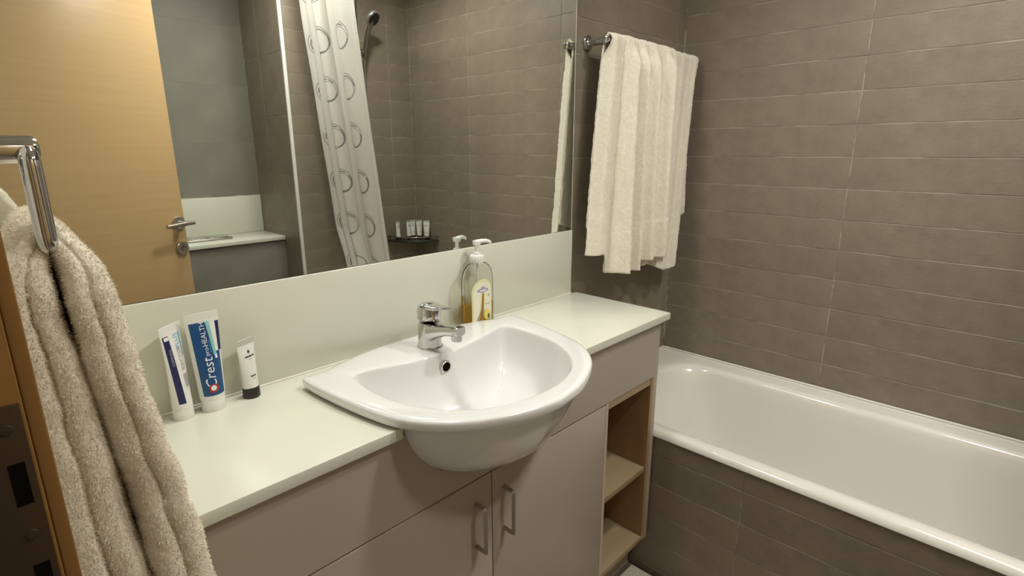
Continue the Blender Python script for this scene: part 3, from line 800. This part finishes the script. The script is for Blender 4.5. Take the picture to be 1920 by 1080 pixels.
# path in the x-z plane from the wall side hem over the bar to the room side hem: (x, z, thickness, y_near, y_far)
path = [(-1.305, .66, .070, -.430, -.354), (-1.306, .80, .068, -.432, -.354), (-1.312, .95, .060, -.434, -.352), (-1.317, 1.08, .050, -.434, -.330), (-1.321, 1.15, .043, -.434, -.300), (-1.3215, 1.195, .034, -.432, -.285),
        (-1.313, 1.222, .022, -.420, -.280), (-1.3015, 1.2385, .018, -.414, -.280), (-1.290, 1.224, .022, -.420, -.280),
        (-1.281, 1.195, .030, -.434, -.285), (-1.2775, 1.15, .038, -.438, -.300), (-1.2715, 1.08, .040, -.440, -.330), (-1.256, .95, .046, -.440, -.352), (-1.247, .86, .050, -.440, -.354), (-1.242, .78, .050, -.438, -.354), (-1.240, .66, .050, -.436, -.354)]
pp = catmull(path, 14)
NS = 72
def section(i):
    x, z, th, yn, yf = pp[i]
    a = pp[max(i-1, 0)]; b = pp[min(i+1, len(pp)-1)]
    t = Vector((b[0]-a[0], 0, b[1]-a[1])).normalized(); nrm = Vector((-t.z, 0, t.x))   # outward of the arch
    side = 1 if i > len(pp)/2 else -1
    out = []
    w_ = yf - yn; layers = 2
    for k in range(NS):
        q = k / NS * 4
        # walk around: near end (layers), outer face, far end, inner face
        if q < 1:      # near end from inner to outer with rounded folds
            s_ = q; n_ = (s_ - .5)*th
            lt = (s_*layers) % 1.0
            bulge = math.sqrt(max(0, 1-(2*lt-1)**2)); amp = (th/layers)*.5*(1.0 + .25*math.sin(3.0*z*7 + s_*5))*(.55 if abs(s_-.5) < .25 else 1.0)
            y = yn + (1-bulge)*amp - .004*math.sin(s_*3.1)
            if side > 0: y += .010*math.sin(z*16+1.0)*(s_-.5) 
        elif q < 2: s_ = q-1; n_ = .5*th*(1 - .10*math.sin(s_*math.pi*3)**2); y = yn + amp*.0 + w_*s_ + (th/layers*.5)*(1-s_)
        elif q < 3: s_ = q-2; n_ = (.5-s_)*th; y = yf + .010*math.sin(s_*math.pi)
        else: s_ = q-3; n_ = -.5*th*(1 - .06*math.sin(s_*math.pi*2)**2); y = yf - w_*s_ + (th/layers*.5)*s_
        p = Vector((x, y, z)) + nrm*n_
        d = .0022*nz(p.x, p.y, p.z, 24) + .0010*nz(p.x, p.y, p.z, 75)
        p += nrm*d*1.5 + Vector((0, d, 0))
        p.x = max(p.x, XL+.0015)
        out.append(tuple(p))
    return out
HR = [section(i) for i in range(len(pp))]
bm = bmesh.new(); bm_loft(bm, HR)
cl = link('terry_cloth', fin(bm, 'terry_cloth'), M_towel2, ht, True)
# pile: short tufts standing out of the cloth
def pile(name, me, M, parent, count, ln, wd, keep, up=0.0):
    me.calc_loop_triangles(); tri = me.loop_triangles; vs_ = me.vertices
    ar = []; acc = 0
    idx = []
    for t in tri:
        c = (vs_[t.vertices[0]].co + vs_[t.vertices[1]].co + vs_[t.vertices[2]].co)/3
        if not keep(c, t.normal): continue
        acc += t.area; ar.append(acc); idx.append(t)
    import bisect
    V, F = [], []
    for _ in range(count):
        t = idx[min(len(idx)-1, bisect.bisect_left(ar, random.random()*acc))]
        a, b, c = (vs_[i].co for i in t.vertices)
        r1, r2 = random.random(), random.random()
        if r1+r2 > 1: r1, r2 = 1-r1, 1-r2
        p = a + (b-a)*r1 + (c-a)*r2
        n_ = (Vector(t.normal) + Vector((random.uniform(-.7, .7), random.uniform(-.7, .7), random.uniform(-.7, .7)-up))).normalized()
        s_ = n_.cross(Vector((random.uniform(-1, 1), random.uniform(-1, 1), random.uniform(-1, 1)))).normalized()
        L_ = ln*random.uniform(.5, 1.15); w2 = wd*random.uniform(.6, 1.2); k = len(V)
        V += [tuple(p - s_*w2), tuple(p + s_*w2), tuple(p + n_*L_ + s_*w2*.4), tuple(p + n_*L_ - s_*w2*.4)]
        F.append((k, k+1, k+2, k+3))
    m2 = bpy.data.meshes.new(name); m2.from_pydata(V, [], F); m2.update()
    o = link(name, m2, M, parent); o['kind'] = 'stuff'
    return o
pile('towel_pile', cl.data, M_pile, cl, 110000, .0026, .00032, lambda c, n: c.z > .80 and (c.y < -.36 or n.y < .3), .3)
pile('towel_pile', o.data, M_pile1, o, 26000, .0034, .0008, lambda c, n: True, .4)

# ------------------------------------------------------------------ shower end, seen in the mirror
sh = tag(empty('hand_shower_set', (0.275, YF, 1.8)), 'chrome hand shower on a slide rail at the shower end', 'shower')
tube('slide_rail', [(0.270, YF+.050, 1.30), (0.270, YF+.050, 2.12)], .0095, M_chrome, sh, 16)
for z in (1.31, 2.10):
    tube('rail_bracket', [(0.270, YF+.0005, z), (0.270, YF+.052, z)], .011, M_chrome, sh, 14)
br = lathe('slider', (0.270, YF+.050, 1.775), [(0, .016), (.004, .019), (.040, .019), (.044, .016)], M_darkchrome, sh, 'z', 20)
tube('holder', [(0.270, YF+.055, 1.795), (0.296, YF+.075, 1.800)], .013, M_darkchrome, br, 14)
hs = tube('hand_shower', rounded_path([(0.300, YF+.062, 1.770), (0.305, YF+.080, 1.86), (0.322, YF+.115, 1.952)], .06, 6), [.0115]*4 + [.0125]*5, M_darkchrome, sh, 16)
hdir = Vector((0.25, 0.75, -0.62)).normalized()
a_ = hdir.orthogonal().normalized(); b_ = hdir.cross(a_); c0 = Vector((0.326, YF+.118, 1.962))
rings = []
for t, r in ((-.022, .012), (-.016, .026), (-.004, .040), (.008, .043), (.013, .041), (.014, .030), (.012, .004)):
    rings.append([tuple(c0 + hdir*t + a_*r*math.cos(2*math.pi*k/28) + b_*r*math.sin(2*math.pi*k/28)) for k in range(28)])
sph = loft('spray_head', rings, M_satin, hs, 40)
loft('spray_face', [[tuple(c0 + hdir*t + a_*r*math.cos(2*math.pi*k/24) + b_*r*math.sin(2*math.pi*k/24)) for k in range(24)] for t, r in ((.0125, .034), (.0155, .033), (.0158, .004))], M_black, sph, 40)
tube('hose', catmull([(0.300, YF+.062, 1.772), (0.298, YF+.055, 1.66), (0.27, YF+.075, 1.35), (0.24, YF+.08, 1.05), (0.25, YF+.05, .84), (0.28, YF+.014, .80)], 8), .0065, M_nickel, sh, 10)
lathe('hose_outlet', (0.28, YF+.0003, .80), [(0, .026), (.008, .026), (.012, .018), (.018, .010)], M_chrome, sh, 'y', 22)

# corner caddy with tubes
cz = 0.782
cad = tag(empty('corner_caddy', (XR, YF, cz)), 'dark wire corner caddy holding small tubes at the shower end', 'caddy')
CR = .215
def qarc(r, z, n=18): return [(XR-.004 - r*math.cos(math.pi/2*k/n), YF+.004 + r*math.sin(math.pi/2*k/n), z) for k in range(n+1)]
qa = [(XR-.002, YF+.002)] + [(XR-.002-CR*math.cos(math.pi/2*k/18), YF+.002+CR*math.sin(math.pi/2*k/18)) for k in range(19)]
poly_prism('tray', qa, 'z', cz, cz+.006, M_black, cad, .001)
tube('guard_rail', qarc(CR-.006, cz+.030), .0035, M_darkchrome, cad, 10)
for k in (1, 5, 9, 13, 17):
    a = math.pi/2*k/18; x, y = XR-.004-(CR-.006)*math.cos(a), YF+.004+(CR-.006)*math.sin(a)
    tube('rail_post', [(x, y, cz+.006), (x, y, cz+.030)], .003, M_darkchrome, cad, 8)
spots = [(0.462, -1.655, -.35, 'lotion tube standing apart at the left of the corner caddy, seen in the mirror'),
         (0.528, -1.640, -.15, 'lotion tube second from the left in the corner caddy, seen in the mirror'),
         (0.562, -1.648, .10, 'lotion tube in the middle of the corner caddy, seen in the mirror'),
         (0.583, -1.612, .15, 'lotion tube fourth from the left in the corner caddy, seen in the mirror'),
         (0.598, -1.560, .9, 'lotion tube turned sideways at the right of the corner caddy, seen in the mirror')]
for x, y, rz, lb in spots:
    dup(t3, (x, y, cz+.0062), math.pi + rz, lb, 'tubes in the corner caddy')

# shower curtain, bunched at the end of its rod
rod = tag(tube('curtain_rod', [(-0.012, YF+.0005, 2.14), (-0.012, YB-TH-.0005, 2.14)], .0125, M_chrome, None, 18), 'chrome shower curtain rod above the bath edge', 'rod')
def curtainmat():
    M = bpy.data.materials.new('printed_curtain'); M.use_nodes = True; N = M.node_tree.nodes; L = M.node_tree.links
    b = N['Principled BSDF']; b.inputs['Roughness'].default_value = .45
    uv = N.new('ShaderNodeUVMap'); sep = N.new('ShaderNodeSeparateXYZ'); L.new(uv.outputs[0], sep.inputs[0])
    def mth(op, a, b_=None, c=None):
        n = N.new('ShaderNodeMath'); n.operation = op
        for i, v in enumerate((a, b_, c)):
            if v is None: continue
            if hasattr(v, 'links') or hasattr(v, 'is_output'): L.new(v, n.inputs[i])
            else: n.inputs[i].default_value = v
        return n.outputs[0]
    def ringf(ox, oz, px, pz, r, wdt):
        fx_ = mth('SUBTRACT', mth('FRACT', mth('DIVIDE', mth('ADD', sep.outputs[0], ox), px)), .5)
        fz_ = mth('SUBTRACT', mth('FRACT', mth('DIVIDE', mth('ADD', sep.outputs[1], oz), pz)), .5)
        dx = mth('MULTIPLY', fx_, px); dz = mth('MULTIPLY', fz_, pz)
        d = mth('SQRT', mth('ADD', mth('MULTIPLY', dx, dx), mth('MULTIPLY', dz, dz)))
        return mth('LESS_THAN', mth('ABSOLUTE', mth('SUBTRACT', d, r)), wdt)
    nt = N.new('ShaderNodeTexNoise'); nt.inputs['Scale'].default_value = 9; L.new(uv.outputs[0], nt.inputs['Vector'])
    brk = mth('GREATER_THAN', nt.outputs[0], .40)
    brk2 = mth('LESS_THAN', nt.outputs[0], .58)
    r1 = mth('MULTIPLY', ringf(.0, .03, .21, .215, .050, .0028), brk)
    r2 = mth('MULTIPLY', ringf(.004, .026, .21, .215, .058, .0016), brk2)
    r3 = mth('MULTIPLY', ringf(-.004, .033, .21, .215, .043, .0012), brk2)
    mask = mth('MULTIPLY', mth('MAXIMUM', mth('MAXIMUM', r1, r2), r3), .75)
    mx = N.new('ShaderNodeMix'); mx.data_type = 'RGBA'
    mx.inputs[6].default_value = (.86, .84, .78, 1); mx.inputs[7].default_value = (.09, .08, .08, 1)
    L.new(mask, mx.inputs[0]); L.new(mx.outputs[2], b.inputs['Base Color'])
    tr_ = N.new('ShaderNodeBsdfTranslucent'); L.new(mx.outputs[2], tr_.inputs[0])
    ms = N.new('ShaderNodeMixShader'); ms.inputs[0].default_value = .22
    out = N['Material Output']; L.new(b.outputs[0], ms.inputs[1]); L.new(tr_.outputs[0], ms.inputs[2]); L.new(ms.outputs[0], out.inputs[0])
    return M
cu = tag(empty('shower_curtain', (0.03, -1.48, 2.14)), 'white shower curtain with ring print gathered at the end of the bath', 'curtain')
NU, NV = 150, 60
y0, y1 = -1.688, -1.225
def cpt(u, v):
    z = 2.115 + (.33-2.115)*v
    ya = interp([(.33, -1.575), (.58, -1.585), (.90, y0), (2.2, y0)], z)
    y = ya + (y1-ya)*u + .004*math.sin(9*u+3*v)
    lean = interp([(.33, .115), (.75, .105), (1.3, .055), (1.9, .0), (2.115, -.012)], z)
    k = 1 - sstep(.42, .60, u)
    ph_ = 2*math.pi*(7.0*u)
    x = lean + (.027*k)*math.sin(ph_) + .017*(1-k)*math.sin(2*math.pi*(2.1*u+.15)) + .018*bump1(u, .52, .05) - .012*bump1(u, .97, .05) + .005*nz(u*3, v*5, .3, 1)
    y += .014*k*math.cos(ph_)
    return Vector((max(x, -.055), max(y, YF+.006), z))
bm = bmesh.new(); uvl = bm.loops.layers.uv.new('UVMap')
g = [[cpt(i/NU, j/NV) for i in range(NU+1)] for j in range(NV+1)]
arc = [0.0]
for i in range(NU): arc.append(arc[-1] + (g[30][i+1]-g[30][i]).length)
vv = [[bm.verts.new(p) for p in r] for r in g]
for j in range(NV):
    for i in range(NU):
        f = bm.faces.new((vv[j][i], vv[j][i+1], vv[j+1][i+1], vv[j+1][i])); f.smooth = True
        for lp, (a, b_) in zip(f.loops, ((i, j), (i+1, j), (i+1, j+1), (i, j+1))): lp[uvl].uv = (arc[a]-arc[int(NU*.74)]+.105, g[b_][0].z)
me = bpy.data.meshes.new('curtain_cloth'); bm.to_mesh(me); bm.free()
cc_ = link('curtain_cloth', me, curtainmat(), cu, True)
md = cc_.modifiers.new('solid', 'SOLIDIFY'); md.thickness = .0012; md.offset = 0
for k in range(7):
    y = y0 + .02 + (y1-y0-.04)*k/6
    rr = [(-0.012 + .019*math.cos(2*math.pi*q/20), y, 2.136 + .021*math.sin(2*math.pi*q/20)) for q in range(21)]
    tube('curtain_ring', rr, .002, M_white, cu, 6)

# ------------------------------------------------------------------ cistern ledge
YLF = -1.885
wle = struct(box('wall_ledge', (XL+.001, XN-TH*.5, YN-TH+.0005, YLF-.014, 0, .828), M_grout))
tiles(wle, (0, YLF-.014, 0), (-1, 0, 0), (0, 0, 1), [-XN+.001, .15, .75, 1.344], [0.0, .24, .535, .828], TH, M_greytile, .0006)
tag(box('ledge_worktop', (XL+.002, XN-.0015, YN, YLF, .834, .855), M_lam, None, .0015), 'cream laminate ledge top over the cistern, seen in the mirror', 'ledge')
tag(box('ledge_splashback', (XL+.002, XN-.0015, YN-TH+.0002, YN+.0095, .8555, 1.060), M_lam, None, .0012), 'cream upstand panel behind the cistern ledge, seen in the mirror', 'splashback')
fp = tag(empty('flush_plate', (-.45, -2.05, .8552)), 'flat chrome flush plate lying on the cistern ledge', 'flush plate')
box('plate', (-.56, -.345, -2.125, -1.985, .8553, .8655), M_nickel, fp, .003)
for x0, x1 in ((-.545, -.455), (-.448, -.360)):
    box('button', (x0, x1, -2.105, -2.005, .8656, .8685), M_chrome, fp, .0012)

# ------------------------------------------------------------------ bath mat
bmx = tag(box('bath_mat', (-0.72, -0.040, -0.90, -0.283, 0.0005, 0.020), M_mat, None, .007), 'beige terry bath mat on the floor beside the bath panel', 'mat')
